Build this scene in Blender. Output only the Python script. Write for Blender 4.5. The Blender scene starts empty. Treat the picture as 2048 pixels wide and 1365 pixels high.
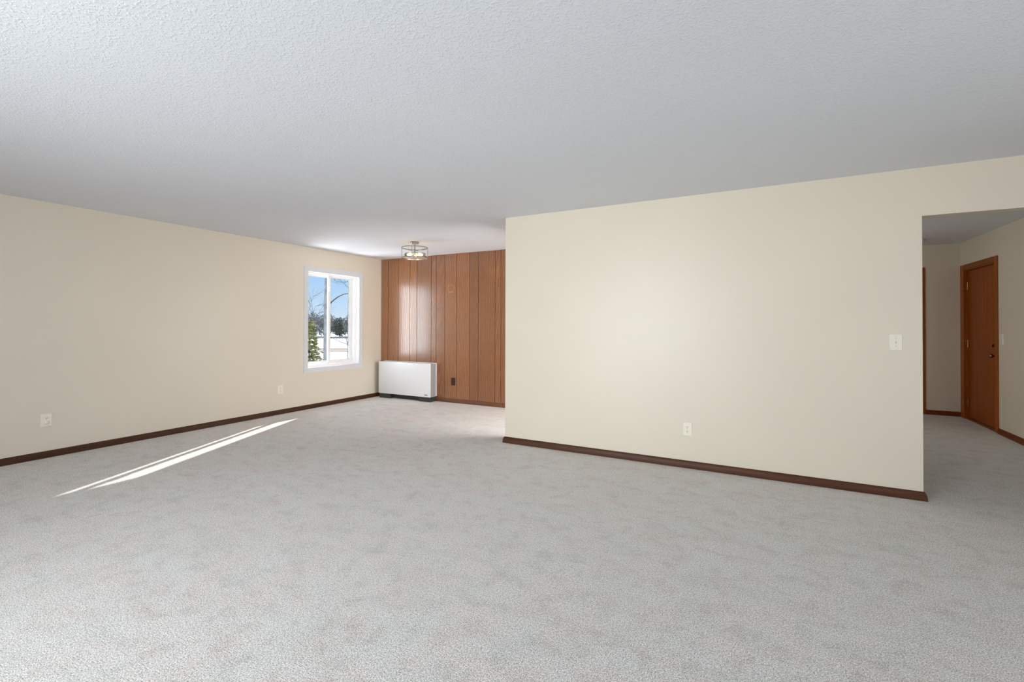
import bpy, bmesh, math, random
from mathutils import Vector, Matrix, noise as mnoise

random.seed(7)
scene = bpy.context.scene
COL = scene.collection
R = math.radians

# ------------------------------------------------------------------ camera
cam = bpy.data.cameras.new('camera')
cam_o = bpy.data.objects.new('camera', cam)
COL.objects.link(cam_o)
scene.camera = cam_o
yaw, pitch, roll = 0.49, 0.0087, 0.0023
cam.sensor_width = 36.0
cam.lens = 925.0 * 36.0 / 2048.0
cam.shift_y = -40.77 / 2048.0
cam.clip_start = 0.05
cam.clip_end = 800
cy, sy = math.cos(yaw), math.sin(yaw)
F = Vector((-sy * math.cos(pitch), cy * math.cos(pitch), math.sin(pitch)))
R0 = Vector((cy, sy, 0))
U0 = R0.cross(F)
RR = math.cos(roll) * R0 + math.sin(roll) * U0
UU = -math.sin(roll) * R0 + math.cos(roll) * U0
m = Matrix.Identity(4)
for i in range(3):
    m[i][0], m[i][1], m[i][2] = RR[i], UU[i], -F[i]
m[0][3], m[1][3], m[2][3] = 0.0, 0.0, 1.2781
cam_o.matrix_world = m

# ------------------------------------------------------------------ world, sun, area lights, exposure
world = bpy.data.worlds.new('sky')
scene.world = world
world.use_nodes = True
wn, wl = world.node_tree.nodes, world.node_tree.links
wn.clear()
w_out = wn.new('ShaderNodeOutputWorld')
w_bg = wn.new('ShaderNodeBackground')
w_tc = wn.new('ShaderNodeTexCoord')
w_sep = wn.new('ShaderNodeSeparateXYZ')
w_ramp = wn.new('ShaderNodeValToRGB')
wl.new(w_tc.outputs['Generated'], w_sep.inputs[0])
wl.new(w_sep.outputs['Z'], w_ramp.inputs[0])
wl.new(w_ramp.outputs[0], w_bg.inputs[0])
wl.new(w_bg.outputs[0], w_out.inputs[0])
cr = w_ramp.color_ramp
cr.elements[0].position = 0.0
cr.elements[0].color = (0.70, 0.84, 1.0, 1)
cr.elements[1].position = 1.0
cr.elements[1].color = (0.10, 0.28, 0.78, 1)
e = cr.elements.new(0.10)
e.color = (0.40, 0.67, 1.0, 1)
e = cr.elements.new(0.35)
e.color = (0.17, 0.42, 0.95, 1)
w_bg.inputs[1].default_value = 1.05


def light(name, kind, loc, energy, color=(1, 1, 1), direction=None, **kw):
    d = bpy.data.lights.new(name, kind)
    d.energy = energy
    d.color = color
    for k, v in kw.items():
        setattr(d, k, v)
    o = bpy.data.objects.new(name, d)
    COL.objects.link(o)
    o.location = loc
    if direction:
        o.rotation_euler = Vector(direction).to_track_quat('-Z', 'Y').to_euler()
    return o


light('sun', 'SUN', (-12, 20, 12), 12.0, (1.0, 0.95, 0.88), (0.349, -0.820, -0.454), angle=R(0.53))
# daylight at the picture window behind the camera
light('daylight_sky', 'AREA', (-2.2, -1.95, 1.25), 106.0, (0.97, 0.985, 1.0), (0, 1, -0.05),
      shape='RECTANGLE', size=2.1, size_y=1.85, spread=R(125))
# added fill light, behind an unseen window made up for it on the right
light('fill_right', 'AREA', (3.62, 0.0, 1.0), 76.0, (0.97, 0.985, 1.0), (-1, 0, 0.55),
      shape='RECTANGLE', size=2.4, size_y=1.7)
# the side window: sunlit snow below its sill, open sky above its head
light('daylight_snow_side', 'AREA', (-6.75, 5.2, 0.05), 101.0, (0.97, 0.985, 1.0), (0.72, 0, 1),
      shape='RECTANGLE', size=0.7, size_y=1.2)
light('daylight_sky_side', 'AREA', (-6.75, 5.2, 2.75), 30.0, (0.95, 0.98, 1.0), (0.75, -0.5, -1),
      shape='RECTANGLE', size=0.7, size_y=1.2)
# added unseen light panel outside the side window; its reflection makes the plank sheen
light('sheen_panel_side', 'AREA', (-7.55, 3.35, 1.40), 110.0, (0.97, 0.99, 1.0), (0.636, 0.772, 0.0),
      shape='RECTANGLE', size=2.3, size_y=2.0)
# added unseen fill light beside the dining area; daylight of the rooms at the left end of the hall
light('fill_dining', 'AREA', (-1.0, 5.25, 1.35), 77.0, (1.0, 0.99, 0.97), (-1, -0.05, 0),
      shape='RECTANGLE', size=1.4, size_y=1.8)
light('daylight_hall', 'AREA', (-0.35, 6.9, 1.45), 18.0, (0.98, 1.0, 0.96), (1, 0.75, -0.1),
      shape='RECTANGLE', size=1.2, size_y=1.6)

scene.view_settings.view_transform = 'Standard'
scene.view_settings.look = 'None'
scene.view_settings.exposure = 0.0
scene.view_settings.gamma = 1.0
scene.view_settings.use_curve_mapping = False
scene.cycles.use_denoising = True
scene.cycles.max_bounces = 10
scene.cycles.diffuse_bounces = 6
scene.cycles.glossy_bounces = 4
scene.cycles.transparent_max_bounces = 12
scene.cycles.caustics_reflective = False
scene.cycles.caustics_refractive = False
scene.cycles.sample_clamp_indirect = 6.0

# ------------------------------------------------------------------ room dimensions (metres)
XL, YP, YW, X1, X2 = -5.993, 4.404, 6.234, -2.431, 1.059   # left wall, partition front, panelled wall, partition ends
PT = 0.113            # partition thickness
CE = 2.44             # ceiling height
XH, YH = 2.511, 8.717  # hall right wall, hall rear wall
XR, YF = 3.3, -1.7   # right wall and front wall (out of frame)
OPZ = 2.084           # height of the hall opening


# ------------------------------------------------------------------ helpers
def finish(bm, name, mat, parent=None, smooth=False, angle=40):
    bmesh.ops.recalc_face_normals(bm, faces=bm.faces)
    me = bpy.data.meshes.new(name)
    bm.to_mesh(me)
    bm.free()
    if mat:
        me.materials.append(mat)
    if smooth:
        for p in me.polygons:
            p.use_smooth = True
        try:
            me.set_sharp_from_angle(angle=R(angle))
        except Exception:
            pass
    o = bpy.data.objects.new(name, me)
    COL.objects.link(o)
    if parent:
        o.parent = parent
    return o


def box(bm, x0, x1, y0, y1, z0, z1, bev=0.0, seg=1):
    vs = [bm.verts.new((x, y, z)) for x in (x0, x1) for y in (y0, y1) for z in (z0, z1)]
    q = [(0, 1, 3, 2), (4, 6, 7, 5), (0, 4, 5, 1), (2, 3, 7, 6), (0, 2, 6, 4), (1, 5, 7, 3)]
    fs = [bm.faces.new([vs[i] for i in f]) for f in q]
    bmesh.ops.recalc_face_normals(bm, faces=fs)
    if bev:
        es = {e for f in fs for e in f.edges}
        bmesh.ops.bevel(bm, geom=list(es), offset=bev, segments=seg, profile=0.5, affect='EDGES')
    return vs


def bx(name, mat, parent, *a, bev=0.0, seg=1, smooth=False):
    bm = bmesh.new()
    box(bm, *a, bev=bev, seg=seg)
    return finish(bm, name, mat, parent, smooth)


def tube(bm, pts, radii, n=8, cap=True):
    pts = [Vector(p) for p in pts]
    rings = []
    for i, p in enumerate(pts):
        d = (pts[min(i + 1, len(pts) - 1)] - pts[max(i - 1, 0)]).normalized()
        a = Vector((0, 0, 1)) if abs(d.z) < 0.9 else Vector((1, 0, 0))
        u = d.cross(a).normalized()
        v = d.cross(u)
        r = radii[i] if isinstance(radii, (list, tuple)) else radii
        rings.append([bm.verts.new(p + r * (math.cos(2 * math.pi * k / n) * u + math.sin(2 * math.pi * k / n) * v)) for k in range(n)])
    for a, b in zip(rings, rings[1:]):
        for k in range(n):
            bm.faces.new((a[k], a[(k + 1) % n], b[(k + 1) % n], b[k]))
    if cap:
        bm.faces.new(rings[0][::-1])
        bm.faces.new(rings[-1])


def lathe(bm, prof, n=24, mat=None):
    """prof: (radius, z) pairs turned about z; mat: transform of the result"""
    mat = mat or Matrix.Identity(4)
    rings = []
    for r, z in prof:
        if r < 1e-6:
            rings.append([bm.verts.new(mat @ Vector((0, 0, z)))])
        else:
            rings.append([bm.verts.new(mat @ Vector((r * math.cos(2 * math.pi * k / n), r * math.sin(2 * math.pi * k / n), z))) for k in range(n)])
    for a, b in zip(rings, rings[1:]):
        for k in range(n):
            k2 = (k + 1) % n
            if len(a) == 1 and len(b) == 1:
                continue
            if len(a) == 1:
                bm.faces.new((a[0], b[k], b[k2]))
            elif len(b) == 1:
                bm.faces.new((a[k], b[0], a[k2]))
            else:
                bm.faces.new((a[k], a[k2], b[k2], b[k]))


def sweep(bm, path, prof):
    """sweep a profile (offset to the right of travel, z) along a horizontal path with mitred corners"""
    P = [Vector((p[0], p[1], 0)) for p in path]
    secs = []
    for i, p in enumerate(P):
        d0 = (p - P[i - 1]).normalized() if i > 0 else (P[i + 1] - p).normalized()
        d1 = (P[i + 1] - p).normalized() if i < len(P) - 1 else d0
        n0 = Vector((d0.y, -d0.x, 0))
        n1 = Vector((d1.y, -d1.x, 0))
        mm = (n0 + n1) / (1 + n0.dot(n1))
        secs.append([bm.verts.new((p.x + mm.x * o, p.y + mm.y * o, z)) for o, z in prof])
    for a, b in zip(secs, secs[1:]):
        for k in range(len(prof)):
            k2 = (k + 1) % len(prof)
            bm.faces.new((a[k], a[k2], b[k2], b[k]))
    bm.faces.new(secs[0])
    bm.faces.new(secs[-1][::-1])


def empty(name, loc=(0, 0, 0), rz=0.0):
    o = bpy.data.objects.new(name, None)
    COL.objects.link(o)
    o.location = loc
    o.rotation_euler.z = rz
    o.empty_display_size = 0.1
    return o


def tag(o, label=None, cat=None, group=None, kind=None):
    if label:
        o['label'] = label
    if cat:
        o['category'] = cat
    if group:
        o['group'] = group
    if kind:
        o['kind'] = kind
    return o


# ------------------------------------------------------------------ materials
class NT:
    def __init__(self, name):
        self.m = bpy.data.materials.new(name)
        self.m.use_nodes = True
        self.n, self.l = self.m.node_tree.nodes, self.m.node_tree.links
        self.b = self.n['Principled BSDF']

    def new(self, t, **kw):
        nd = self.n.new(t)
        for k, v in kw.items():
            if k in nd.inputs:
                nd.inputs[k].default_value = v
            else:
                setattr(nd, k, v)
        return nd

    def link(self, a, b):
        self.l.new(a, b)

    def coords(self, scale=(1, 1, 1), rnd=False):
        tc = self.new('ShaderNodeTexCoord')
        mp = self.new('ShaderNodeMapping')
        mp.inputs['Scale'].default_value = scale
        src = tc.outputs['Object']
        if rnd:
            oi = self.new('ShaderNodeObjectInfo')
            ml = self.new('ShaderNodeVectorMath', operation='MULTIPLY')
            self.link(oi.outputs['Random'], ml.inputs[0])
            ml.inputs[1].default_value = (13.7, 7.3, 29.1)
            ad = self.new('ShaderNodeVectorMath', operation='ADD')
            self.link(src, ad.inputs[0])
            self.link(ml.outputs[0], ad.inputs[1])
            src = ad.outputs[0]
            self.oi = oi
        self.link(src, mp.inputs['Vector'])
        return mp.outputs[0]

    def noise(self, vec, scale, detail=2.0, rough=0.5, dist=0.0):
        nd = self.new('ShaderNodeTexNoise')
        nd.inputs['Scale'].default_value = scale
        nd.inputs['Detail'].default_value = detail
        nd.inputs['Roughness'].default_value = rough
        nd.inputs['Distortion'].default_value = dist
        self.link(vec, nd.inputs['Vector'])
        return nd.outputs[0]

    def ramp(self, fac, stops):
        nd = self.new('ShaderNodeValToRGB')
        c = nd.color_ramp
        while len(c.elements) < len(stops):
            c.elements.new(0.5)
        for el, (p, col) in zip(c.elements, stops):
            el.position = p
            el.color = (*col, 1) if len(col) == 3 else col
        self.link(fac, nd.inputs[0])
        return nd.outputs[0]

    def mix(self, fac, a, b, blend='MIX'):
        nd = self.new('ShaderNodeMix', data_type='RGBA', blend_type=blend)
        for s, v in ((0, fac), (6, a), (7, b)):
            if isinstance(v, (int, float)):
                nd.inputs[s].default_value = v
            elif isinstance(v, tuple):
                nd.inputs[s].default_value = (*v, 1)
            else:
                self.link(v, nd.inputs[s])
        return nd.outputs[2]

    def bump(self, h, strength=0.3, dist=0.002, prev=None):
        nd = self.new('ShaderNodeBump')
        nd.inputs['Strength'].default_value = strength
        nd.inputs['Distance'].default_value = dist
        self.link(h, nd.inputs['Height'])
        if prev is not None:
            self.link(prev, nd.inputs['Normal'])
        return nd.outputs[0]

    def set(self, color=None, rough=0.5, normal=None, **kw):
        if color is not None:
            if isinstance(color, tuple):
                self.b.inputs['Base Color'].default_value = (*color, 1)
            else:
                self.link(color, self.b.inputs['Base Color'])
        if isinstance(rough, (int, float)):
            self.b.inputs['Roughness'].default_value = rough
        else:
            self.link(rough, self.b.inputs['Roughness'])
        if normal is not None:
            self.link(normal, self.b.inputs['Normal'])
        for k, v in kw.items():
            self.b.inputs[k.replace('_', ' ')].default_value = v
        return self.m


def plain(name, color, rough=0.5, var=0.06, scale=8.0, **kw):
    t = NT(name)
    v = t.coords()
    nz = t.noise(v, scale, 3)
    lo = tuple(c * (1 - var) for c in color)
    hi = tuple(min(1, c * (1 + var)) for c in color)
    col = t.ramp(nz, [(0.3, lo), (0.7, hi)])
    return t.set(col, rough, **kw)


def make_wall_paint(name, color):
    t = NT(name)
    v = t.coords()
    big = t.noise(v, 1.3, 3)
    col = t.ramp(big, [(0.3, tuple(c * 0.985 for c in color)), (0.7, tuple(min(1, c * 1.015) for c in color))])
    peel = t.noise(v, 95, 2)
    trowel = t.ramp(t.noise(v, 9, 4, 0.55, 1.6), [(0.46, (0, 0, 0)), (0.52, (1, 1, 1))])
    n1 = t.bump(peel, 0.16, 0.0015)
    n2 = t.bump(trowel, 0.10, 0.0012, n1)
    return t.set(col, 0.40, n2, Specular_IOR_Level=0.5)


def make_ceiling():
    t = NT('ceiling_texture_paint')
    v = t.coords((1, 1, 1))
    a = t.noise(v, 92, 2, 0.5, 0.3)
    blobs = t.ramp(a, [(0.50, (0, 0, 0)), (0.66, (1, 1, 1))])
    b = t.noise(v, 230, 2)
    n1 = t.bump(b, 0.10, 0.001)
    n2 = t.bump(blobs, 0.42, 0.0026, n1)
    col = t.ramp(t.noise(v, 0.9, 2), [(0.3, (0.720, 0.742, 0.792)), (0.7, (0.740, 0.762, 0.808))])
    return t.set(col, 0.85, n2, Specular_IOR_Level=0.2)


def make_carpet():
    t = NT('carpet_pile')
    v = t.coords()
    fine = t.noise(v, 205, 2, 0.6)
    mid = t.noise(v, 75, 3, 0.7)
    patch = t.noise(v, 9.0, 5, 0.68, 0.5)
    streak = t.noise(t.coords((1.0, 2.6, 1)), 3.0, 5, 0.62, 0.5)
    tint = t.noise(v, 5.0, 3)
    base = t.ramp(fine, [(0.33, (0.26, 0.245, 0.235)), (0.48, (0.68, 0.657, 0.64)), (0.62, (0.95, 0.93, 0.91))])
    grain = t.ramp(mid, [(0.36, (0.80, 0.80, 0.80)), (0.56, (1, 1, 1))])
    c = t.mix(1.0, base, grain, 'MULTIPLY')
    pc = t.ramp(patch, [(0.34, (0.87, 0.862, 0.856)), (0.50, (1, 1, 1))])
    c = t.mix(1.0, c, pc, 'MULTIPLY')
    sc = t.ramp(streak, [(0.34, (0.93, 0.924, 0.92)), (0.52, (1, 1, 1))])
    c = t.mix(1.0, c, sc, 'MULTIPLY')
    tc = t.ramp(tint, [(0.42, (1.0, 0.968, 0.958)), (0.60, (0.978, 1.0, 0.985))])
    c = t.mix(1.0, c, tc, 'MULTIPLY')
    n = t.bump(fine, 0.45, 0.004)
    return t.set(c, 0.95, n, Specular_IOR_Level=0.1, Sheen_Weight=0.15, Sheen_Roughness=0.6)


def make_panelling():
    t = NT('oak_veneer_panelling')
    v = t.coords((1, 1, 0.11), rnd=True)
    # cathedral grain: rings stretched along the board
    wv = t.new('ShaderNodeTexWave', wave_type='RINGS', rings_direction='Y')
    wv.inputs['Scale'].default_value = 9.0
    wv.inputs['Distortion'].default_value = 9.0
    wv.inputs['Detail'].default_value = 3.0
    wv.inputs['Detail Scale'].default_value = 0.8
    t.link(v, wv.inputs['Vector'])
    pores = t.noise(t.coords((1, 1, 0.03), rnd=True), 330, 3, 0.6)
    grain = t.ramp(wv.outputs[0], [(0.10, (0, 0, 0)), (0.5, (0.6, 0.6, 0.6)), (0.9, (1, 1, 1))])
    c = t.mix(grain, (0.240, 0.086, 0.025), (0.335, 0.128, 0.041))
    pr = t.ramp(pores, [(0.34, (0.70, 0.66, 0.62)), (0.52, (1, 1, 1))])
    c = t.mix(0.8, c, pr, 'MULTIPLY')
    board = t.ramp(t.oi.outputs['Random'], [(0.0, (0.80, 0.78, 0.76)), (0.5, (1, 1, 1)), (1.0, (1.14, 1.12, 1.04))])
    c = t.mix(1.0, c, board, 'MULTIPLY')
    rg = t.ramp(grain, [(0.0, (0.36, 0.36, 0.36)), (1.0, (0.20, 0.20, 0.20))])
    n = t.bump(grain, 0.30, 0.0006, t.bump(pores, 0.25, 0.0006))
    return t.set(c, rg, n, Specular_IOR_Level=0.6, Coat_Weight=0.8, Coat_IOR=1.65, Coat_Roughness=0.21)


def make_stained_wood(name, c0, c1, rough=0.4, axis='z', spec=0.4):
    t = NT(name)
    s = {'x': (0.06, 1, 1), 'y': (1, 0.06, 1), 'z': (1, 1, 0.06)}[axis]
    v = t.coords(s)
    g = t.noise(v, 45, 4, 0.6, 0.4)
    g2 = t.noise(v, 9, 3, 0.5, 0.8)
    c = t.ramp(g, [(0.3, c0), (0.7, c1)])
    c = t.mix(0.5, c, t.ramp(g2, [(0.3, (0.75, 0.72, 0.7)), (0.7, (1.1, 1.1, 1.1))]), 'MULTIPLY')
    n = t.bump(g, 0.12, 0.0006)
    return t.set(c, rough, n, Specular_IOR_Level=spec)


def make_glass(name):
    t = NT(name)
    t.n.remove(t.b)
    out = t.n['Material Output']
    tr = t.new('ShaderNodeBsdfTransparent')
    tr.inputs[0].default_value = (0.97, 0.985, 0.98, 1)
    gl = t.new('ShaderNodeBsdfGlossy')
    gl.inputs['Roughness'].default_value = 0.02
    lw = t.new('ShaderNodeLayerWeight')
    lw.inputs[0].default_value = 0.5
    pw = t.new('ShaderNodeMath', operation='POWER')
    t.link(lw.outputs['Facing'], pw.inputs[0])
    pw.inputs[1].default_value = 5.0
    fr = t.new('ShaderNodeMath', operation='MULTIPLY_ADD')
    t.link(pw.outputs[0], fr.inputs[0])
    fr.inputs[1].default_value = 0.9
    fr.inputs[2].default_value = 0.04
    mx = t.new('ShaderNodeMixShader')
    t.link(fr.outputs[0], mx.inputs[0])
    t.link(tr.outputs[0], mx.inputs[1])
    t.link(gl.outputs[0], mx.inputs[2])
    t.link(mx.outputs[0], out.inputs[0])
    return t.m


def emitter(name, color, strength):
    t = NT(name)
    return t.set((0.9, 0.8, 0.6), 0.2, Emission_Color=(*color, 1), Emission_Strength=strength)


M_WALL = make_wall_paint('cream_wall_paint', (0.745, 0.675, 0.565))
M_CEIL = make_ceiling()
M_CARPET = make_carpet()
M_OAK = make_panelling()
M_GROOVE = plain('dark_groove_stain', (0.028, 0.012, 0.006), 0.6)
M_CHAMFER = plain('brown_groove_edge', (0.075, 0.030, 0.013), 0.6)
M_BASE = make_stained_wood('dark_walnut_baseboard', (0.060, 0.020, 0.008), (0.110, 0.040, 0.017), 0.45, 'x', 0.25)
M_BASEY = make_stained_wood('dark_walnut_baseboard_lengthwise', (0.046, 0.017, 0.007), (0.082, 0.032, 0.014), 0.45, 'y', 0.25)
M_BASEW = make_stained_wood('mid_brown_baseboard', (0.105, 0.040, 0.021), (0.185, 0.075, 0.040), 0.42, 'x')
M_DOOR = make_stained_wood('red_stained_door_veneer', (0.245, 0.052, 0.003), (0.36, 0.088, 0.006), 0.42, 'z', 0.25)
M_DTRIM = make_stained_wood('red_stained_trim', (0.27, 0.064, 0.006), (0.40, 0.105, 0.010), 0.42, 'z', 0.25)
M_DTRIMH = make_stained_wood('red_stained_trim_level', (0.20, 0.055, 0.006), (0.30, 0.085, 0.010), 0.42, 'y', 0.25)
M_HBASE = make_stained_wood('red_stained_baseboard', (0.125, 0.025, 0.003), (0.20, 0.048, 0.006), 0.42, 'y', 0.25)
M_CASING = plain('grey_white_window_casing', (0.70, 0.712, 0.74), 0.4, 0.02)
M_VINYL = plain('white_vinyl', (0.86, 0.86, 0.865), 0.35, 0.01)
M_GASKET = plain('grey_glazing_gasket', (0.42, 0.43, 0.45), 0.6, 0.03)
M_GLASS = make_glass('window_glass')
M_PLATE = plain('ivory_plastic', (0.87, 0.81, 0.70), 0.35, 0.015, 30)
M_SLOT = plain('dark_slot', (0.03, 0.026, 0.02), 0.6)
M_BPLATE = plain('dark_brown_plastic', (0.028, 0.010, 0.006), 0.35, 0.08)
M_BPLATE2 = plain('brown_plastic_face', (0.045, 0.02, 0.013), 0.35, 0.08)
M_SCREW = plain('painted_screw', (0.62, 0.58, 0.50), 0.4)
M_HEAT = plain('white_enamelled_steel', (0.80, 0.80, 0.815), 0.32, 0.012, 3)
M_HEATG = plain('shade_toned_enamelled_steel', (0.36, 0.37, 0.385), 0.38, 0.015, 3)  # cabinet sides: shade put into the colour of the white enamel
M_HEATD = plain('dark_grille_shadow', (0.10, 0.10, 0.105), 0.5)
M_FOOT = plain('charcoal_plinth', (0.034, 0.035, 0.031), 0.6, 0.15, 20)
M_LOGO = plain('black_lettering', (0.02, 0.02, 0.022), 0.4)
M_CHROME = plain('brushed_nickel', (0.40, 0.39, 0.375), 0.24, 0.04, 40, Metallic=1.0)
M_BRASS = plain('aged_brass', (0.48, 0.24, 0.09), 0.30, 0.1, 40, Metallic=1.0)
M_BRONZE = plain('bronze_door_hardware', (0.30, 0.15, 0.11), 0.30, 0.1, 40, Metallic=1.0)
M_BULB = emitter('lit_bulb', (1.0, 0.58, 0.095), 11.0)
M_SMOKE = plain('white_plastic_fixture', (0.66, 0.66, 0.67), 0.5, 0.02)


def make_scuff():
    t = NT('pale_worn_varnish')
    v = t.coords((1, 1, 0.2))
    c = t.ramp(t.noise(v, 160, 3), [(0.35, (0.31, 0.135, 0.055)), (0.65, (0.44, 0.215, 0.10))])
    return t.set(c, 0.45)


M_SCUFF = make_scuff()

# ------------------------------------------------------------------ room shell
WT = 0.165            # outside wall thickness
# window openings
W1 = (4.700, 5.708, 0.615, 2.080)        # y0 y1 z0 z1 in the left wall
W2 = (-3.30, -1.10, 0.28, 2.20)          # x0 x1 z0 z1 in the wall behind the camera
W3 = (-1.25, 1.25, 0.30, 2.15)           # y0 y1 z0 z1 in the right hand wall, opening added for the fill light

o = bx('floor', M_CARPET, None, XL - WT, XR + 0.15, YF - 0.15, YH + 0.12, -0.12, 0.0)
tag(o, 'light grey cut pile carpet covering the whole floor', 'floor', kind='structure')
o = bx('ceiling', M_CEIL, None, XL - WT, XR + 0.15, YF - 0.15, YH + 0.12, CE, CE + 0.12)
tag(o, 'pale grey orange peel textured ceiling over room and hall', 'ceiling', kind='structure')

bm = bmesh.new()
xa, xb = XL - WT, XL
box(bm, xa, xb, YF - 0.15, W1[0], 0, CE)
box(bm, xa, xb, W1[1], YW + 0.15, 0, CE)
box(bm, xa, xb, W1[0], W1[1], 0, W1[2])
box(bm, xa, xb, W1[0], W1[1], W1[3], CE)
tag(finish(bm, 'wall_left', M_WALL), 'long cream painted wall with the white sliding window', 'wall', kind='structure')

bm = bmesh.new()
box(bm, X1, X2, YP, YP + PT, 0, CE)
box(bm, X2, XH, YP, YP + PT, OPZ, CE)
box(bm, XH, XR, YP, YP + PT, 0, CE)
tag(finish(bm, 'wall_middle', M_WALL), 'cream partition wall jutting into the room beside the hall opening', 'wall', kind='structure')

bm = bmesh.new()
box(bm, X1, X1 + PT, YP + PT, 4.70, 0, CE)
box(bm, X1, X1 + PT, 6.05, YW, 0, CE)
box(bm, X1, X1 + PT, 4.70, 6.05, 2.08, CE)  # unseen doorway added to let the fill light into the dining area
tag(finish(bm, 'wall_dining_right', M_WALL), 'cream return wall with an added unseen doorway for the fill light behind the partition', 'wall', kind='structure')
tag(bx('wall_hall_back', M_WALL, None, -0.6, XH, YH, YH + 0.12, 0, CE),
    'shaded beige wall at the far end of the hall', 'wall', kind='structure')
# hall right wall with the door opening
DY0, DY1, DZ = 7.620, 8.575, 2.052
bm = bmesh.new()
box(bm, XH, XH + 0.12, YP + PT, DY0, 0, CE)
box(bm, XH, XH + 0.12, DY1, YH + 0.12, 0, CE)
box(bm, XH, XH + 0.12, DY0, DY1, DZ, CE)
tag(finish(bm, 'wall_hall_right', M_WALL), 'shaded beige hall wall holding the red brown door', 'wall', kind='structure')
tag(bx('wall_hall_left', M_WALL, None, -0.6, -0.5, YP + PT, YH, 0, CE),
    'hidden cream wall closing the left end of the hall', 'wall', kind='structure')
bm = bmesh.new()
box(bm, XR, XR + 0.15, YF - 0.15, W3[0], 0, CE)
box(bm, XR, XR + 0.15, W3[1], YP + PT, 0, CE)
box(bm, XR, XR + 0.15, W3[0], W3[1], 0, W3[2])
box(bm, XR, XR + 0.15, W3[0], W3[1], W3[3], CE)
tag(finish(bm, 'wall_right', M_WALL), 'cream wall beyond the right edge of the view', 'wall', kind='structure')
bm = bmesh.new()
ya, yb = YF - 0.15, YF
box(bm, XL, W2[0], ya, yb, 0, CE)
box(bm, W2[1], XR, ya, yb, 0, CE)
box(bm, W2[0], W2[1], ya, yb, 0, W2[2])
box(bm, W2[0], W2[1], ya, yb, W2[3], CE)
tag(finish(bm, 'wall_front', M_WALL), 'cream wall behind the viewer with a picture window', 'wall', kind='structure')

# panelled wall: dark backing with one board object per plank
wb = bx('wall_back', M_GROOVE, None, XL - WT, -0.6, YW + 0.0125, YW + 0.15, 0, CE)
tag(wb, 'dining end wall of vertical brown oak planks', 'wall', kind='structure')
edges = [-5.993, -5.829, -5.593, -5.332, -5.177, -4.869, -4.766, -4.588, -4.350, -4.096, -3.935, -3.625, -3.522,
         -3.28, -3.12, -2.86, -2.62, -2.431]
g = 0.0016
for i, (a, b) in enumerate(zip(edges, edges[1:])):
    bm = bmesh.new()
    x0 = a + (0.006 if i == 0 else g)
    x1 = b - g
    y = YW
    pr = [(x0, y + 0.0135), (x0, y + 0.003), (x0 + 0.0022, y), (x1 - 0.0022, y), (x1, y + 0.003), (x1, y + 0.0135)]
    lo = [bm.verts.new((px, py, 0.0)) for px, py in pr]
    hi = [bm.verts.new((px, py, CE)) for px, py in pr]
    for k in range(6):
        k2 = (k + 1) % 6
        bm.faces.new((lo[k], lo[k2], hi[k2], hi[k]))
    bm.faces.new(lo[::-1])
    bm.faces.new(hi)
    pk = finish(bm, 'plank', M_OAK, wb)
    pk.data.materials.append(M_CHAMFER)
    for pf in pk.data.polygons:
        if abs(pf.normal.x) > 0.3:
            pf.material_index = 1
# pale ring and bar worn into one board
bm = bmesh.new()
cx_, cz_ = -4.466, 1.876
for k0, k1 in ((0, 32),):
    rin, rout = 0.052, 0.066
    n = 40
    ring = []
    for k in range(n):
        a = 2 * math.pi * k / n
        w = 1.0 + 0.05 * math.sin(5 * a) + 0.04 * math.sin(9 * a + 1)
        ring.append([bm.verts.new((cx_ + rr * w * math.cos(a), yy, cz_ + rr * 0.98 * math.sin(a)))
                     for rr, yy in ((rin, YW + 0.001), (rin, YW - 0.0005), (rout * (1 + 0.05 * math.sin(3 * a)), YW - 0.0005), (rout, YW + 0.001))])
    for k in range(n):
        A, B = ring[k], ring[(k + 1) % n]
        for j in range(3):
            bm.faces.new((A[j], B[j], B[j + 1], A[j + 1]))
box(bm, cx_ - 0.066, cx_ + 0.056, YW - 0.0005, YW + 0.001, cz_ - 0.078, cz_ - 0.066)
box(bm, cx_ - 0.066, cx_ - 0.040, YW - 0.0006, YW + 0.001, cz_ - 0.082, cz_ - 0.060)
box(bm, cx_ + 0.034, cx_ + 0.056, YW - 0.0006, YW + 0.001, cz_ - 0.082, cz_ - 0.055)
tag(finish(bm, 'worn_mark', M_SCUFF, wb), 'pale ring shaped worn mark')

# ------------------------------------------------------------------ baseboards
BP = [(-0.002, 0.0), (0.020, 0.0), (0.0205, 0.012), (0.0195, 0.026), (0.0165, 0.042), (0.012, 0.054), (0.007, 0.061), (0.002, 0.064), (-0.002, 0.064)]
bm = bmesh.new()
sweep(bm, [(XL, YF), (XL, YW)], BP)
tag(finish(bm, 'baseboard_left', M_BASEY, smooth=True), 'dark brown baseboard along the long cream wall', 'baseboard', kind='structure')
bm = bmesh.new()
sweep(bm, [(XL + 0.02, YW), (X1, YW)], BP)
tag(finish(bm, 'baseboard_back', M_BASEW, smooth=True), 'mid brown baseboard along the oak plank wall', 'baseboard', kind='structure')
bm = bmesh.new()
sweep(bm, [(X1, 4.70), (X1, YP), (X2, YP), (X2, YP + PT)], BP)
tag(finish(bm, 'baseboard_middle', M_BASE, smooth=True), 'dark walnut baseboard along the foot of the partition', 'baseboard', kind='structure')
bm = bmesh.new()
sweep(bm, [(2.122, YH), (XH, YH)], BP)
tag(finish(bm, 'baseboard_hall_back', M_HBASE, smooth=True), 'short red brown baseboard at the end of the hall', 'baseboard', kind='structure')
bm = bmesh.new()
sweep(bm, [(XH, DY0 - 0.065), (XH, YP + PT)], BP)
tag(finish(bm, 'baseboard_hall_right', M_HBASE, smooth=True), 'red brown baseboard running from the hall door toward the viewer', 'baseboard', kind='structure')

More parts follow.
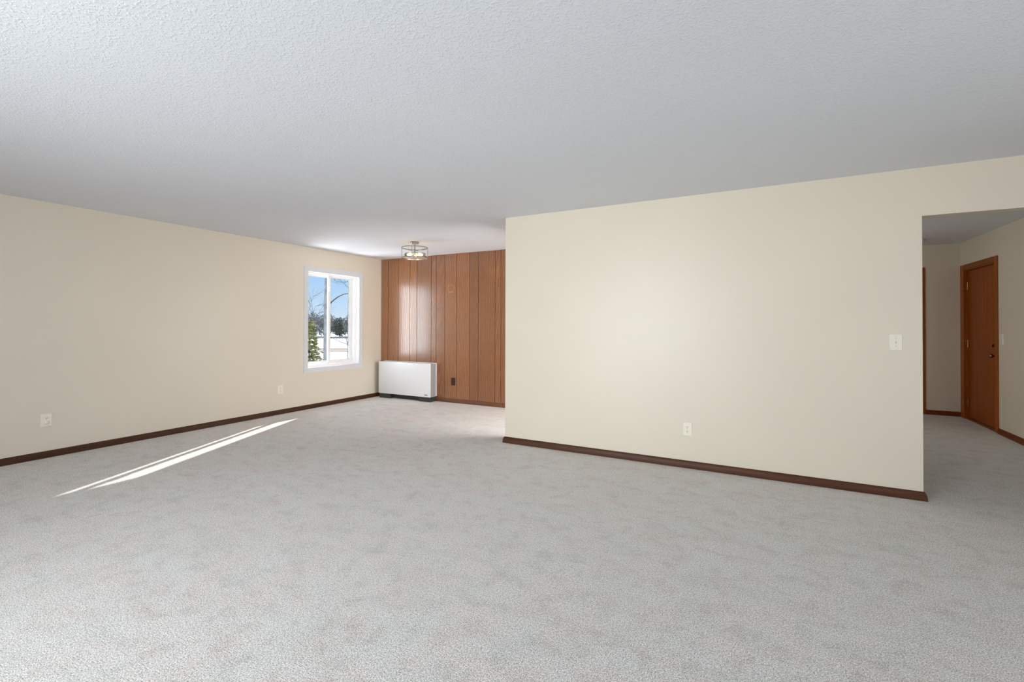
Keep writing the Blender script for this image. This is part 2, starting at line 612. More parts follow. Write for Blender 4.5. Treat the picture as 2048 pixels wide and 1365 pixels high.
# ------------------------------------------------------------------ the sliding window in the left wall
win = empty('window_1', (XL, (W1[0] + W1[1]) / 2, W1[2]))
tag(win, 'white two pane sliding window with snowy view in the cream wall', 'window', kind='structure')


def wpart(name, mat, parent, fill, smooth=False):
    """mesh in world coordinates under the window's empty"""
    bm = bmesh.new()
    fill(bm)
    o = finish(bm, name, mat, None, smooth)
    o.parent = parent
    root = parent
    off = Vector((0, 0, 0))
    while root:
        off += root.location
        root = root.parent
    o.location = -off
    return o


y0, y1, z0, z1 = W1
cw = 0.074
xc0, xc1 = XL, XL + 0.014


def casing(corners):
    def f(bm):
        a = [bm.verts.new((xc0, y, z)) for y, z in corners]
        cyy = sum(y for y, z in corners) / 4
        czz = sum(z for y, z in corners) / 4
        b = []
        for k, (y, z) in enumerate(corners):
            b.append(bm.verts.new((xc1 - (0.004 if k in (2, 3) else 0.0), y, z)))
        bm.faces.new(a[::-1])
        bm.faces.new(b)
        for k in range(4):
            bm.faces.new((a[k], a[(k + 1) % 4], b[(k + 1) % 4], b[k]))
    return f


for cs in ([(y0 - cw, z1 + cw), (y1 + cw, z1 + cw), (y1, z1), (y0, z1)],
           [(y1 + cw, z1 + cw), (y1 + cw, z0 - cw), (y1, z0), (y1, z1)],
           [(y1 + cw, z0 - cw), (y0 - cw, z0 - cw), (y0, z0), (y1, z0)],
           [(y0 - cw, z0 - cw), (y0 - cw, z1 + cw), (y0, z1), (y0, z0)]):
    wpart('casing', M_CASING, win, casing(cs))


def frame_loop(x0_, x1_, ya_, yb_, za_, zb_, wl, wr, wb_, wt):
    def f(bm):
        box(bm, x0_, x1_, ya_, ya_ + wl, za_, zb_)
        box(bm, x0_, x1_, yb_ - wr, yb_, za_, zb_)
        box(bm, x0_, x1_, ya_ + wl, yb_ - wr, za_, za_ + wb_)
        box(bm, x0_, x1_, ya_ + wl, yb_ - wr, zb_ - wt, zb_)
    return f


wpart('jamb_liner', M_VINYL, win, frame_loop(XL - WT, XL + 0.002, y0 - 0.008, y1 + 0.008, z0 - 0.008, z1 + 0.008, 0.011, 0.011, 0.011, 0.011))
# vinyl main frame: inner step, then the two tracks
fr = wpart('main_frame', M_VINYL, win, frame_loop(-6.135, -6.060, y0 + 0.003, y1 - 0.003, z0 + 0.003, z1 - 0.003, 0.026, 0.040, 0.040, 0.022))
wpart('track', M_VINYL, win, frame_loop(-6.119, -6.113, y0 + 0.03, y1 - 0.04, z0 + 0.040, z1 - 0.022, 0.010, 0.030, 0.016, 0.012))


def sash(x0_, x1_, ya_, yb_, za_, zb_, sl, sr, sb, st):
    s = wpart('sash', M_VINYL, win, frame_loop(x0_, x1_, ya_, yb_, za_, zb_, sl, sr, sb, st))
    xm = (x0_ + x1_) / 2
    wpart('gasket', M_GASKET, s, frame_loop(xm - 0.004, x1_ - 0.004, ya_ + sl, yb_ - sr, za_ + sb, zb_ - st, 0.006, 0.006, 0.005, 0.005))
    wpart('pane', M_GLASS, s, lambda bm: box(bm, xm - 0.002, xm + 0.002, ya_ + sl - 0.004, yb_ - sr + 0.004, za_ + sb - 0.004, zb_ - st + 0.004))
    return s


sash(-6.150, -6.121, 4.726, 5.212, 0.655, 2.062, 0.045, 0.022, 0.040, 0.036)
rs = sash(-6.113, -6.085, 5.151, 5.632, 0.655, 2.062, 0.044, 0.036, 0.040, 0.036)
wpart('sash_latch', M_VINYL, rs, lambda bm: box(bm, -6.086, -6.070, 5.158, 5.186, 1.80, 1.88, bev=0.003))

# picture window behind the viewer
w2 = empty('window_2', ((W2[0] + W2[1]) / 2, YF, W2[2]))
tag(w2, 'wide picture window in the wall behind the viewer', 'window', kind='structure')


def w2frame(bm):
    xa_, xb_, za_, zb_ = W2
    for a in ((xa_, xa_ + 0.05, za_, zb_), (xb_ - 0.05, xb_, za_, zb_), (xa_ + 0.05, xb_ - 0.05, za_, za_ + 0.05), (xa_ + 0.05, xb_ - 0.05, zb_ - 0.05, zb_)):
        box(bm, a[0], a[1], YF - 0.11, YF - 0.04, a[2], a[3])


wpart('frame', M_VINYL, w2, w2frame)
wpart('pane', M_GLASS, w2, lambda bm: box(bm, W2[0] + 0.045, W2[1] - 0.045, YF - 0.08, YF - 0.076, W2[2] + 0.045, W2[3] - 0.045))
w3 = empty('window_added', (XR, (W3[0] + W3[1]) / 2, W3[2]))
tag(w3, 'unseen window added for the fill light beyond the right edge of the view', 'window', kind='structure')
wpart('frame', M_VINYL, w3, frame_loop(XR + 0.04, XR + 0.11, W3[0], W3[1], W3[2], W3[3], 0.05, 0.05, 0.05, 0.05))
wpart('pane', M_GLASS, w3, lambda bm: box(bm, XR + 0.074, XR + 0.078, W3[0] + 0.045, W3[1] - 0.045, W3[2] + 0.045, W3[3] - 0.045))

# ------------------------------------------------------------------ doors
d1 = empty('door_1', (XH, (DY0 + DY1) / 2, 0))
tag(d1, 'closed red brown flush door with round knob in the hall', 'door', kind='structure')
XD = XH + 0.034      # door face, set back from the wall


def jamb(bm):
    box(bm, XH - 0.002, XH + 0.118, DY0 - 0.004, DY0 + 0.016, 0, DZ)
    box(bm, XH - 0.002, XH + 0.118, DY1 - 0.016, DY1 + 0.004, 0, DZ)
    box(bm, XH - 0.002, XH + 0.118, DY0 + 0.016, DY1 - 0.016, DZ - 0.016, DZ + 0.004)


jb = wpart('jamb', M_DTRIM, d1, jamb)
wpart('casing', M_DTRIM, d1, lambda bm: box(bm, XH - 0.016, XH - 0.001, DY0 - 0.062, DY0 + 0.004, 0, DZ + 0.064, bev=0.003))
wpart('casing', M_DTRIM, d1, lambda bm: box(bm, XH - 0.016, XH - 0.001, DY1 - 0.004, DY1 + 0.110, 0, DZ + 0.064, bev=0.003))
wpart('casing', M_DTRIMH, d1, lambda bm: box(bm, XH - 0.0155, XH - 0.001, DY0 + 0.004, DY1 - 0.004, DZ - 0.004, DZ + 0.064, bev=0.003))
slab = wpart('door_leaf', M_DOOR, d1, lambda bm: box(bm, XD, XD + 0.042, DY0 + 0.019, DY1 - 0.019, 0.022, DZ - 0.019, bev=0.002))
wpart('threshold', M_DTRIMH, d1, lambda bm: box(bm, XH - 0.006, XH + 0.118, DY0 + 0.016, DY1 - 0.016, 0.0, 0.016, bev=0.004))


def hinge(z):
    def f(bm):
        box(bm, XH - 0.004, XD - 0.001, DY1 - 0.0185, DY1 - 0.016, z - 0.05, z + 0.05)
        for k in range(3):
            tube(bm, [(XD - 0.008, DY1 - 0.024, z - 0.05 + k * 0.0335), (XD - 0.008, DY1 - 0.024, z - 0.018 + k * 0.0335)], 0.0075, 10)
        tube(bm, [(XD - 0.008, DY1 - 0.024, z + 0.05), (XD - 0.008, DY1 - 0.024, z + 0.056)], [0.006, 0.003], 8)
        box(bm, XH - 0.0175, XH - 0.0155, DY1 - 0.005, DY1 + 0.020, z - 0.045, z + 0.045)
    return f


for hz in (1.825, 1.03, 0.215):
    wpart('hinge', M_BRASS, d1, hinge(hz), True)


def to_face(y, z):
    # local z axis points out of the door face, toward -x
    return Matrix.Translation((XD, y, z)) @ Matrix.Rotation(R(-90), 4, 'Y')


kn = wpart('door_knob', M_BRONZE, slab, lambda bm: lathe(bm, [(0.0, 0.074), (0.014, 0.073), (0.024, 0.066), (0.0275, 0.055), (0.025, 0.044), (0.016, 0.038), (0.011, 0.034), (0.011, 0.026), (0.022, 0.023), (0.031, 0.016), (0.034, 0.006), (0.034, 0.0)], 24, to_face(7.710, 0.912)), True)
wpart('deadbolt', M_BRONZE, slab, lambda bm: (lathe(bm, [(0.0, 0.030), (0.019, 0.029), (0.025, 0.024), (0.030, 0.008), (0.031, 0.0)], 24, to_face(7.706, 1.035)),
                                             box(bm, XD - 0.050, XD - 0.028, 7.702, 7.710, 1.018, 1.052, bev=0.002)), True)

d2 = empty('door_2', (1.65, YH, 0))
tag(d2, 'red brown door edge on the hall end wall behind the partition', 'door', kind='structure')
wpart('casing', M_DTRIM, d2, lambda bm: box(bm, 2.050, 2.122, YH - 0.016, YH - 0.001, 0, 2.118, bev=0.003))
wpart('casing', M_DTRIM, d2, lambda bm: box(bm, 1.160, 1.225, YH - 0.016, YH - 0.001, 0, 2.118, bev=0.003))
wpart('casing', M_DTRIMH, d2, lambda bm: box(bm, 1.225, 2.050, YH - 0.0155, YH - 0.001, 2.052, 2.118, bev=0.003))
wpart('door_leaf', M_DOOR, d2, lambda bm: box(bm, 1.228, 2.047, YH - 0.010, YH - 0.0005, 0.02, 2.048, bev=0.002))

# ------------------------------------------------------------------ outlets and switches
# built facing -y with the back at y = 0, then turned to the wall


def plate_mesh(bm, w=0.080, h=0.122, t=0.0065):
    a = 0.0045
    prof = [(0.0, 0.0), (0.0, 0.0025), (a, t)]
    loops = []
    for ins, d in prof:
        x, z = w / 2 - ins, h / 2 - ins
        loops.append([bm.verts.new((sx * x, -d, sz * z)) for sx, sz in ((-1, -1), (1, -1), (1, 1), (-1, 1))])
    bm.faces.new(loops[0])
    bm.faces.new(loops[-1])
    for p, q in zip(loops, loops[1:]):
        for k in range(4):
            bm.faces.new((p[k], p[(k + 1) % 4], q[(k + 1) % 4], q[k]))


def screw(bm, z, x=0.0, d=0.0066):
    lathe(bm, [(0.0, 0.0014), (0.0026, 0.001), (0.0034, 0.0)], 12, Matrix.Translation((x, -d, z)) @ Matrix.Rotation(R(90), 4, 'X'))


def receptacle_face(bm, zc):
    n = 20
    top, bot = [], []
    for k in range(n):
        a = 2 * math.pi * k / n
        x = 0.0172 * math.cos(a)
        z = max(-0.0135, min(0.0135, 0.0172 * math.sin(a)))
        bot.append(bm.verts.new((x, -0.0055, zc + z)))
        top.append(bm.verts.new((x * 0.96, -0.0085, zc + z * 0.96)))
    for k in range(n):
        bm.faces.new((bot[k], bot[(k + 1) % n], top[(k + 1) % n], top[k]))
    bm.faces.new(top)


def make_outlet(name, label, loc, rz, plate=M_PLATE, face=M_PLATE, capped=False, group=None):
    o = empty(name, loc, rz)
    tag(o, label, 'outlet', group or 'electrical outlets on the walls')
    bm = bmesh.new()
    plate_mesh(bm)
    finish(bm, 'wall_plate', plate, o)
    for zc in (0.0195, -0.0195):
        if capped and zc < 0:
            bm = bmesh.new()
            lathe(bm, [(0.0, 0.016), (0.010, 0.0155), (0.0155, 0.012), (0.0175, 0.004), (0.0175, 0.0)], 20,
                  Matrix.Translation((0, -0.006, zc)) @ Matrix.Rotation(R(90), 4, 'X'))
            tag(finish(bm, 'outlet_cap', face, o, True), 'plastic safety cap in the lower socket')
            continue
        bm = bmesh.new()
        receptacle_face(bm, zc)
        rf = finish(bm, 'receptacle', face, o)
        for sx, hh in ((-0.0064, 0.0046), (0.0064, 0.0037)):
            bm = bmesh.new()
            box(bm, sx - 0.0014, sx + 0.0014, -0.0088, -0.0080, zc + 0.003 - hh, zc + 0.003 + hh)
            finish(bm, 'slot', M_SLOT, rf)
        bm = bmesh.new()
        lathe(bm, [(0.0, 0.0008), (0.0028, 0.0008), (0.0028, 0.0)], 12, Matrix.Translation((0, -0.0082, zc - 0.0078)) @ Matrix.Rotation(R(90), 4, 'X'))
        finish(bm, 'ground_hole', M_SLOT, rf)
    bm = bmesh.new()
    screw(bm, 0.0)
    finish(bm, 'screw', M_SCREW if plate is M_PLATE else M_BPLATE2, o, True)
    return o


def make_switch(name, label, loc, rz):
    o = empty(name, loc, rz)
    tag(o, label, 'light switch', 'light switches on the walls')
    bm = bmesh.new()
    plate_mesh(bm)
    finish(bm, 'wall_plate', M_PLATE, o)
    bm = bmesh.new()
    box(bm, -0.0052, 0.0052, -0.0070, -0.0055, -0.0125, 0.0125)
    ts = finish(bm, 'toggle_slot', M_SCREW, o)
    bm = bmesh.new()
    v = box(bm, -0.0042, 0.0042, -0.0075, -0.006, -0.0045, 0.0045)
    for vv in v:
        if vv.co.y < -0.007:
            vv.co.y = -0.0185
            vv.co.z = vv.co.z * 0.75 + 0.009
    finish(bm, 'toggle', M_PLATE, o)
    for z in (0.030, -0.030):
        bm = bmesh.new()
        screw(bm, z)
        finish(bm, 'screw', M_SCREW, o, True)
    return o


RZL = R(90)      # on the left wall, facing +x
RZH = R(-90)     # on the hall right wall, facing -x
make_outlet('wall_outlet', 'ivory wall outlet with a capped lower socket, near the viewer on the long wall', (XL, 1.809, 0.357), RZL, capped=True)
make_outlet('wall_outlet', 'small ivory duplex outlet below the left of the window', (XL, 4.253, 0.347), RZL)
make_outlet('wall_outlet', 'ivory duplex outlet low on the partition wall', (-0.565, YP, 0.345), 0)
make_outlet('wall_outlet', 'dark brown outlet on the oak planks beside the white heater', (-4.413, YW, 0.345), 0, M_BPLATE, M_BPLATE2)
make_switch('light_switch', 'ivory toggle switch on the partition next to the hall opening', (0.904, YP, 1.153), 0)
make_switch('light_switch', 'ivory toggle switch on the hall wall right of the door', (XH, 7.475, 1.118), RZH)

# ------------------------------------------------------------------ cabinet heater
HX0, HX1, HY0, HY1, HZ0, HZ1 = -5.880, -4.750, 6.062, YW - 0.0015, 0.080, 0.634
ht = empty('cabinet_heater', ((HX0 + HX1) / 2, (HY0 + HY1) / 2, 0))
tag(ht, 'low white cabinet heater on charcoal feet against the oak planks', 'heater')


def hp(name, mat, fill, parent=None, smooth=False):
    return wpart(name, mat, parent or ht, fill, smooth)


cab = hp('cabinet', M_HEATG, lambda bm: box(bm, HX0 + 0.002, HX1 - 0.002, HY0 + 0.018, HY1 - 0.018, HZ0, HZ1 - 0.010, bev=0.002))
hp('front_panel', M_HEAT, lambda bm: box(bm, HX0, HX1, HY0, HY0 + 0.0185, HZ0 - 0.001, HZ1, bev=0.003, seg=2), smooth=True)
hp('back_flange', M_HEAT, lambda bm: box(bm, HX0 - 0.004, HX1 + 0.004, HY1 - 0.0185, HY1, HZ0 + 0.004, HZ1 + 0.002, bev=0.002))
gr = hp('top_grille', M_HEATD, lambda bm: box(bm, HX0 + 0.03, HX1 - 0.03, HY0 + 0.022, HY1 - 0.062, HZ1 - 0.0105, HZ1 - 0.008))
for k in range(5):
    yy = HY0 + 0.030 + k * 0.0135
    hp('louvre', M_HEATG, lambda bm: box(bm, HX0 + 0.032, HX1 - 0.032, yy, yy + 0.004, HZ1 - 0.0085, HZ1 - 0.004), gr)
hp('top_panel', M_HEAT, lambda bm: box(bm, HX0 + 0.002, HX1 - 0.002, HY1 - 0.060, HY1 - 0.018, HZ1 - 0.011, HZ1 - 0.001, bev=0.0015))
hp('foot', M_FOOT, lambda bm: box(bm, HX0 + 0.018, HX0 + 0.262, HY0 + 0.006, HY1 - 0.022, 0.0, HZ0 + 0.001, bev=0.003))
hp('foot', M_FOOT, lambda bm: box(bm, HX1 - 0.238, HX1 - 0.004, HY0 + 0.004, HY1 - 0.022, 0.0, HZ0 + 0.001, bev=0.003))
hp('toe_panel', M_FOOT, lambda bm: box(bm, HX0 + 0.262, HX1 - 0.238, HY0 + 0.085, HY0 + 0.098, 0.0, HZ0 + 0.001))
# maker's lettering at the lower right of the front panel
fc = bpy.data.curves.new('lettering', 'FONT')
fc.body = 'TRANE'
fc.size = 0.026
fc.align_x = 'CENTER'
fc.extrude = 0.0006
fc.offset = 0.0009
fo = bpy.data.objects.new('lettering_curve', fc)
COL.objects.link(fo)
bpy.context.view_layer.update()
me = bpy.data.meshes.new_from_object(fo.evaluated_get(bpy.context.evaluated_depsgraph_get()))
bpy.data.objects.remove(fo)
me.materials.clear()
me.materials.append(M_LOGO)
lt = bpy.data.objects.new('lettering', me)
COL.objects.link(lt)
lt.parent = ht
lt.rotation_euler = (R(90), 0, 0)
lt.location = Vector((-4.838, HY0 - 0.0004, 0.104)) - ht.location
lt.scale = (0.80, 1.0, 1.0)

# ------------------------------------------------------------------ semi-flush ceiling lamp
LX, LY = -4.267, 5.088
lp = empty('ceiling_lamp', (LX, LY, CE))
tag(lp, 'nickel drum frame ceiling lamp with lit warm bulbs over the dining area', 'lamp')


def lpart(name, mat, fill, parent=None, smooth=True):
    bm = bmesh.new()
    fill(bm)
    return finish(bm, name, mat, parent or lp, smooth)


def ring_tube(bm, r, z, hw, th, n=48):
    lathe(bm, [(r - th, z - hw), (r, z - hw), (r, z + hw), (r - th, z + hw), (r - th, z - hw)], n)


lpart('canopy', M_CHROME, lambda bm: lathe(bm, [(0.0, 0.0), (0.058, 0.0), (0.060, -0.004), (0.060, -0.020), (0.055, -0.025), (0.0, -0.027)], 36))
lpart('stem', M_CHROME, lambda bm: (tube(bm, [(0, 0, -0.026), (0, 0, -0.150)], 0.0075, 14),
                                    lathe(bm, [(0.0, -0.148), (0.022, -0.148), (0.024, -0.154), (0.024, -0.172), (0.018, -0.180), (0.0, -0.182)], 24)))
RD = 0.184
lpart('top_ring', M_CHROME, lambda bm: ring_tube(bm, RD, -0.085, 0.006, 0.005))
lpart('bottom_ring', M_CHROME, lambda bm: ring_tube(bm, RD, -0.225, 0.006, 0.006))
a0 = R(28)
for k in range(4):
    a = a0 + k * math.pi / 2
    c, s = math.cos(a), math.sin(a)
    lpart('post', M_CHROME, lambda bm: tube(bm, [((RD - 0.003) * c, (RD - 0.003) * s, -0.080), ((RD - 0.003) * c, (RD - 0.003) * s, -0.230)], 0.0045, 8))
    lpart('arm', M_CHROME, lambda bm: tube(bm, [(0, 0, -0.135), ((RD - 0.004) * c, (RD - 0.004) * s, -0.085)], 0.0032, 8))
lpart('diffuser', M_GLASS, lambda bm: lathe(bm, [(0.0, -0.223), (RD - 0.008, -0.223), (RD - 0.008, -0.226), (0.0, -0.226)], 40))
for ang in (196, 46, 116):
    a = R(ang)
    d = Vector((math.cos(a), math.sin(a), 0))
    z = -0.178

    def along(dist):
        # local +z points back toward the stem
        return Matrix.Translation(Vector((0, 0, z)) + d * dist) @ (-d).to_track_quat('Z', 'Y').to_matrix().to_4x4()
    lpart('socket_arm', M_CHROME, lambda bm: tube(bm, [Vector((0, 0, -0.155)) + d * 0.015, Vector((0, 0, -0.150)) + d * 0.120, Vector((0, 0, -0.156)) + d * 0.142, Vector((0, 0, z)) + d * 0.150], 0.004, 8))
    so = lpart('socket', M_CHROME, lambda bm: lathe(bm, [(0.0, 0.0), (0.013, 0.0), (0.0165, 0.008), (0.0165, 0.040), (0.012, 0.043), (0.0, 0.043)], 18, along(0.152)))
    lpart('bulb', M_BULB, lambda bm: lathe(bm, [(0.010, 0.0), (0.012, 0.010), (0.020, 0.026), (0.0235, 0.042), (0.021, 0.056), (0.012, 0.066), (0.0, 0.069)], 18, along(0.110)), so)

# ------------------------------------------------------------------ ceiling fixture in the hall
sd = empty('smoke_alarm', (1.915, 8.10, CE))
tag(sd, 'round grey white smoke alarm on the hall ceiling', 'smoke alarm')
bm = bmesh.new()
lathe(bm, [(0.0, 0.0), (0.070, 0.0), (0.070, -0.010), (0.064, -0.013), (0.0, -0.013)], 32)
finish(bm, 'base', M_SMOKE, sd, True)
bm = bmesh.new()
lathe(bm, [(0.062, -0.012), (0.061, -0.026), (0.052, -0.036), (0.020, -0.040), (0.0, -0.040)], 32)
finish(bm, 'cover', M_SMOKE, sd, True)

# ------------------------------------------------------------------ outdoors
GZ = -1.5


def make_snow():
    t = NT('snow')
    v = t.coords()
    c = t.ramp(t.noise(v, 0.35, 4), [(0.3, (0.80, 0.83, 0.88)), (0.7, (0.90, 0.91, 0.93))])
    n = t.bump(t.noise(v, 1.4, 5), 0.5, 0.15)
    return t.set(c, 0.7, n)


def make_foliage(name, lo, hi, scale=2.0):
    t = NT(name)
    v = t.coords()
    c = t.ramp(t.noise(v, scale, 4), [(0.3, lo), (0.7, hi)])
    return t.set(c, 0.8)


M_SNOW = make_snow()
M_BARK = make_foliage('grey_bark', (0.19, 0.175, 0.155), (0.36, 0.335, 0.30), 9)
M_TWIG = make_foliage('twig_bark', (0.09, 0.08, 0.07), (0.18, 0.16, 0.14), 9)
M_SPRUCE = make_foliage('spruce_needles', (0.085, 0.105, 0.040), (0.23, 0.245, 0.10), 6)
M_CROWN = make_foliage('bare_crown_twigs', (0.26, 0.255, 0.185), (0.46, 0.45, 0.345), 0.8)
M_PINE = make_foliage('distant_pine', (0.17, 0.19, 0.125), (0.32, 0.345, 0.23), 0.8)
M_RAIL = make_stained_wood('weathered_tan_rail', (0.44, 0.22, 0.10), (0.62, 0.36, 0.19), 0.8, 'y')
M_POST = plain('weathered_grey_post', (0.22, 0.215, 0.21), 0.8, 0.15, 12)
M_DRYGRASS = make_foliage('dry_grass', (0.24, 0.19, 0.09), (0.38, 0.31, 0.16), 3)

bm = bmesh.new()
nx, ny = 60, 60
X0, X1_, Y0, Y1_ = -260.0, -6.6, -60.0, 260.0
gv = []
for i in range(nx + 1):
    row = []
    for j in range(ny + 1):
        u = (i / nx) ** 2.0
        x = X1_ + (X0 - X1_) * u
        y = Y0 + (Y1_ - Y0) * j / ny
        row.append(bm.verts.new((x, y, GZ + 0.10 * mnoise.noise(Vector((x * 0.13, y * 0.13, 0))) + 0.02 * max(0.0, -x - 90))))
    gv.append(row)
for i in range(nx):
    for j in range(ny):
        bm.faces.new((gv[i][j], gv[i + 1][j], gv[i + 1][j + 1], gv[i][j + 1]))
tag(finish(bm, 'ground', M_SNOW, smooth=True, angle=180), 'sunlit snow covered ground outside the window', 'ground', kind='structure')


def rnd_dir(up=0.0):
    v = Vector((random.gauss(0, 1), random.gauss(0, 1), random.gauss(0, 1) + up))
    return v.normalized()


def branchlets(bm, start, direction, length, r, depth, droop=0.0):
    pts = [Vector(start)]
    d = Vector(direction).normalized()
    n = 4
    for k in range(n):
        d = (d + 0.22 * rnd_dir() + Vector((0, 0, 0.10 - droop))).normalized()
        pts.append(pts[-1] + d * length / n)
    tube(bm, pts, [r * (1 - 0.17 * k) for k in range(n + 1)], 5)
    if depth > 0:
        for k in range(1, n + 1):
            for _ in range(2 if depth > 1 else 1):
                dd = (d + 0.9 * rnd_dir(0.3)).normalized()
                branchlets(bm, pts[k], dd, length * 0.5, r * 0.5, depth - 1, droop)


def bare_tree(label, trunk_pts, trunk_r, boughs, twigs, name='bare_tree'):
    base = Vector(trunk_pts[0])
    t = empty(name, base)
    tag(t, label, 'tree')
    bm = bmesh.new()
    tube(bm, [Vector(p) - base for p in trunk_pts], trunk_r, 10)
    finish(bm, 'trunk', M_BARK, t, True)
    for pts, r in boughs:
        bm = bmesh.new()
        tube(bm, [Vector(p) - base for p in pts], r, 6)
        finish(bm, 'branch', M_TWIG, t, True)
    if twigs:
        bm = bmesh.new()
        for s, d, l, r, dep in twigs:
            branchlets(bm, Vector(s) - base, d, l, r, dep)
        o = finish(bm, 'twigs', M_TWIG, t)
        o['kind'] = 'stuff'
    return t


bare_tree('tall grey bare trunk seen just left of the window mullion',
          [(-11.60, 9.70, GZ - 0.1), (-11.59, 9.70, 0.0), (-11.57, 9.69, 1.6), (-11.55, 9.69, 3.2), (-11.52, 9.70, 6.5)],
          [0.062, 0.050, 0.042, 0.034, 0.016],
          [([(-11.56, 9.69, 1.74), (-11.40, 9.78, 1.96), (-11.24, 9.86, 2.10), (-11.08, 9.95, 2.19), (-10.80, 10.10, 2.24)], [0.026, 0.022, 0.018, 0.014, 0.008]),
           ([(-11.59, 9.70, 0.96), (-11.75, 9.61, 1.15), (-11.96, 9.49, 1.46), (-12.15, 9.38, 1.85)], [0.020, 0.017, 0.013, 0.006])],
          [((-11.54, 9.69, 3.2), (0.6, 0.3, 0.3), 1.1, 0.012, 2), ((-11.54, 9.69, 3.4), (-0.5, -0.3, 0.2), 1.1, 0.012, 2),
           ((-11.2, 9.9, 3.3), (0.5, 0.3, -0.6), 0.7, 0.008, 2)])
bare_tree('thin dark leaning bare tree at the right edge of the right pane',
          [(-8.62, 7.87, GZ - 0.1), (-8.61, 7.875, 0.4), (-8.61, 7.875, 1.4), (-8.605, 7.88, 2.5), (-8.58, 7.89, 4.4)],
          [0.022, 0.018, 0.016, 0.013, 0.006],
          [([(-8.61, 7.88, 0.72), (-8.66, 7.85, 0.95), (-8.69, 7.84, 1.16)], [0.011, 0.009, 0.005]),
           ([(-8.62, 7.87, 0.80), (-8.80, 7.77, 0.87), (-8.96, 7.68, 0.97), (-9.10, 7.60, 1.02)], [0.009, 0.007, 0.006, 0.004])],
          [((-8.61, 7.875, 2.15), (-0.6, -0.35, 0.25), 0.30, 0.006, 1), ((-8.61, 7.875, 2.3), (-0.7, -0.3, -0.1), 0.32, 0.006, 2),
           ((-8.62, 7.87, 0.35), (-0.8, -0.45, 0.35), 0.34, 0.006, 1)])
bare_tree('bare twiggy tree behind the green spruce in the left pane',
          [(-13.98, 10.62, GZ - 0.1), (-13.95, 10.65, 0.1), (-13.9, 10.70, 0.9), (-13.86, 10.74, 1.7)], [0.06, 0.045, 0.03, 0.012],
          [([(-13.93, 10.66, 0.6), (-13.75, 10.78, 1.1), (-13.58, 10.88, 1.7)], [0.02, 0.014, 0.007])],
          [((-13.9, 10.7, 0.9), (0.45, 0.30, 0.75), 1.1, 0.011, 2), ((-13.9, 10.7, 1.1), (0.6, 0.35, 0.4), 1.0, 0.011, 2),
           ((-13.9, 10.7, 1.0), (-0.2, -0.2, 0.9), 0.9, 0.010, 2), ((-13.86, 10.74, 1.5), (0.5, 0.2, 0.6), 0.8, 0.009, 2)])

# spruce just outside the window
sp = empty('spruce_tree', (-7.72, 6.09, GZ))
tag(sp, 'small green spruce at the lower left of the window view', 'tree')
bm = bmesh.new()
tube(bm, [(0, 0, -0.1), (0, 0, 1.6), (0, 0, 2.88)], [0.04, 0.025, 0.006], 8)
finish(bm, 'trunk', M_BARK, sp, True)
bm = bmesh.new()
for tier in range(27):
    z = 0.35 + tier * 0.094
    rad = max(0.09, 0.95 * (1 - z / 3.05)) * random.uniform(0.85, 1.1)
    nb = max(8, int(22 * rad / 0.5))
    for k in range(nb):
        a = 2 * math.pi * (k + random.random() * 0.8) / nb
        L_ = rad * random.uniform(0.75, 1.05)
        d = Vector((math.cos(a), math.sin(a), 0))
        s = Vector((-d.y, d.x, 0))
        for j in range(9):
            f = (j + 1) / 9
            base = d * L_ * f + Vector((0, 0, z + 0.10 * f - 0.22 * f * f + random.uniform(-0.02, 0.02)))
            for sg in (-1, 1, 0):
                w = 0.013
                ln = 0.085 * (1.15 - 0.6 * f) * random.uniform(0.7, 1.2)
                tip = base + (d * 0.75 + s * sg * 0.7 + Vector((0, 0, random.uniform(-0.4, 0.25)))) * ln
                q = [base - s * w * 0.5 + Vector((0, 0, w)), base + s * w * 0.5 - Vector((0, 0, w)), tip]
                bm.faces.new([bm.verts.new(p) for p in q])
                q2 = [base + Vector((0, 0, w)), base - Vector((0, 0, w)), tip + Vector((0, 0, 0.004))]
                bm.faces.new([bm.verts.new(p) for p in q2])
me_ = finish(bm, 'needles', M_SPRUCE, sp)
me_['kind'] = 'stuff'

# rail fence across the snow: posts and two rails, each its own part
A, B = Vector((-26.5, 15.4, 0)), Vector((-16.5, 20.7, 0))
dv = (B - A).normalized()
fe = empty('rail_fence', (A + B) / 2 + Vector((0, 0, GZ)), math.atan2(dv.y, dv.x) - math.pi / 2)
tag(fe, 'tan two rail fence with grey posts crossing the snow outside', 'fence')
half = (B - A).length / 2
for k in range(7):
    yv = -half + 0.45 + k * 1.72
    bx('post', M_POST, fe, -0.045, 0.045, yv - 0.045, yv + 0.045, -0.2, 1.52, bev=0.008)
for z in (1.38, 1.27):
    for k in range(6):
        ya_ = -half + 0.45 + k * 1.72
        bx('rail', M_RAIL, fe, 0.046, 0.076, ya_, ya_ + 1.715, z - 0.028, z + 0.028, bev=0.006)


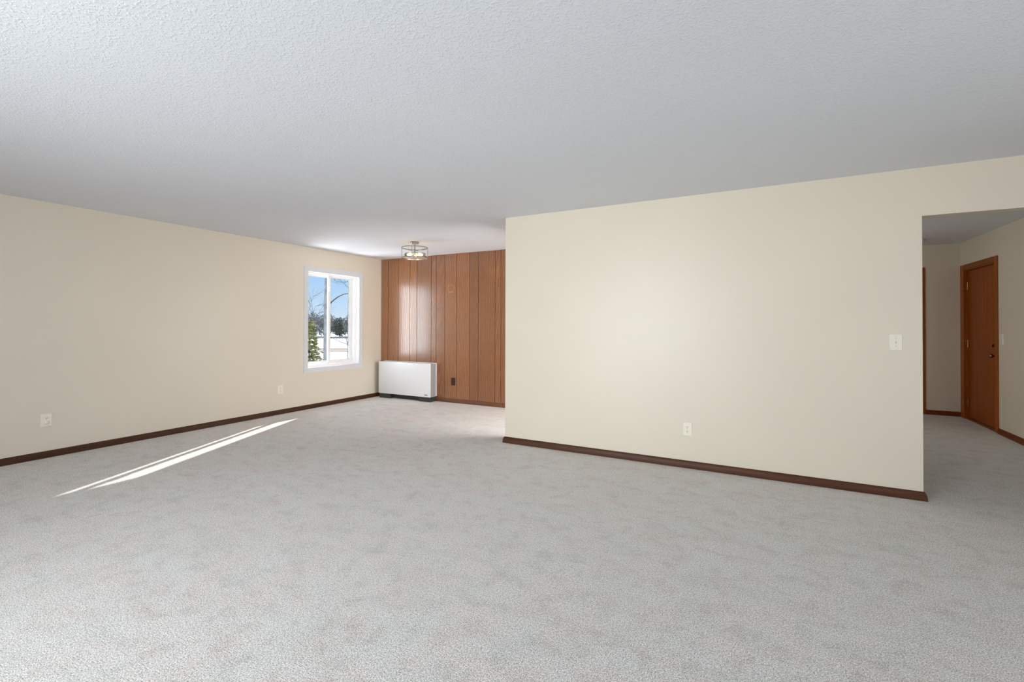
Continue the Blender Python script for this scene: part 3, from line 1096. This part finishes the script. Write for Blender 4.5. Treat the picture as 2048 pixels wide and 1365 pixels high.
def far_tree(name, label, loc, h, r, kind, group):
    t = empty(name, loc)
    tag(t, label, 'tree', group)
    bm = bmesh.new()
    tube(bm, [(0, 0, -0.3), (0, 0, h * 0.55), (0, 0, h * 0.9)], [0.16, 0.10, 0.03], 6)
    finish(bm, 'trunk', M_BARK, t)
    bm = bmesh.new()
    nn = 1500
    for _ in range(nn):
        d = rnd_dir()
        q = random.random() ** 0.40
        z = h * (0.48 + 0.46 * d.z * q)
        rr = r * math.hypot(d.x, d.y) * q
        a = random.random() * 2 * math.pi
        c = Vector((rr * math.cos(a), rr * math.sin(a), z))
        d1_ = rnd_dir()
        d2_ = d1_.cross(rnd_dir()).normalized()
        s = random.uniform(0.12, 0.30)
        w = s * (0.5 if kind == 'bare' else 0.8)
        bm.faces.new([bm.verts.new(c + v_) for v_ in (d1_ * s, d2_ * w, -d1_ * s * 0.6, -d2_ * w)])
    o = finish(bm, 'crown', M_PINE if kind == 'evergreen' else M_CROWN, t)
    o['kind'] = 'stuff'
    return t


A, B = Vector((-99.0, 61.0, GZ)), Vector((-66.0, 79.0, GZ))
N = 20
for k in range(N):
    f = k / (N - 1)
    P = A + (B - A) * f
    n_ = Vector((-(B - A).y, (B - A).x, 0)).normalized()
    P = P + n_ * (3.9 * (k % 3))
    if k % 7 == 3:
        far_tree('distant_evergreen', 'dark green evergreen in the far tree belt across the snow', P, random.uniform(4.4, 5.0), 1.95, 'evergreen', 'evergreens in the far tree belt')
    else:
        far_tree('distant_tree', 'grey green leafless tree in the far tree belt across the snow', P, random.uniform(5.0, 6.0), 1.95, 'bare', 'bare trees in the far tree belt')

# strip of dry grass at the foot of the belt
bm = bmesh.new()
A2, B2 = A + Vector((4.5, -8, 0)), B + Vector((4.5, -8, 0))
for _ in range(1600):
    f = random.random()
    c = A2 + (B2 - A2) * f + Vector((random.uniform(-0.6, 0.6), random.uniform(-0.6, 0.6), -0.05))
    a = random.random() * math.pi
    w = Vector((math.cos(a), math.sin(a), 0)) * 0.10
    hgt = random.uniform(0.15, 0.38)
    bm.faces.new([bm.verts.new(c - w), bm.verts.new(c + w), bm.verts.new(c + Vector((random.uniform(-0.1, 0.1), 0, hgt)))])
tag(finish(bm, 'dry_grass', M_DRYGRASS), 'tan dry grass strip at the foot of the far trees', 'grass', kind='stuff')
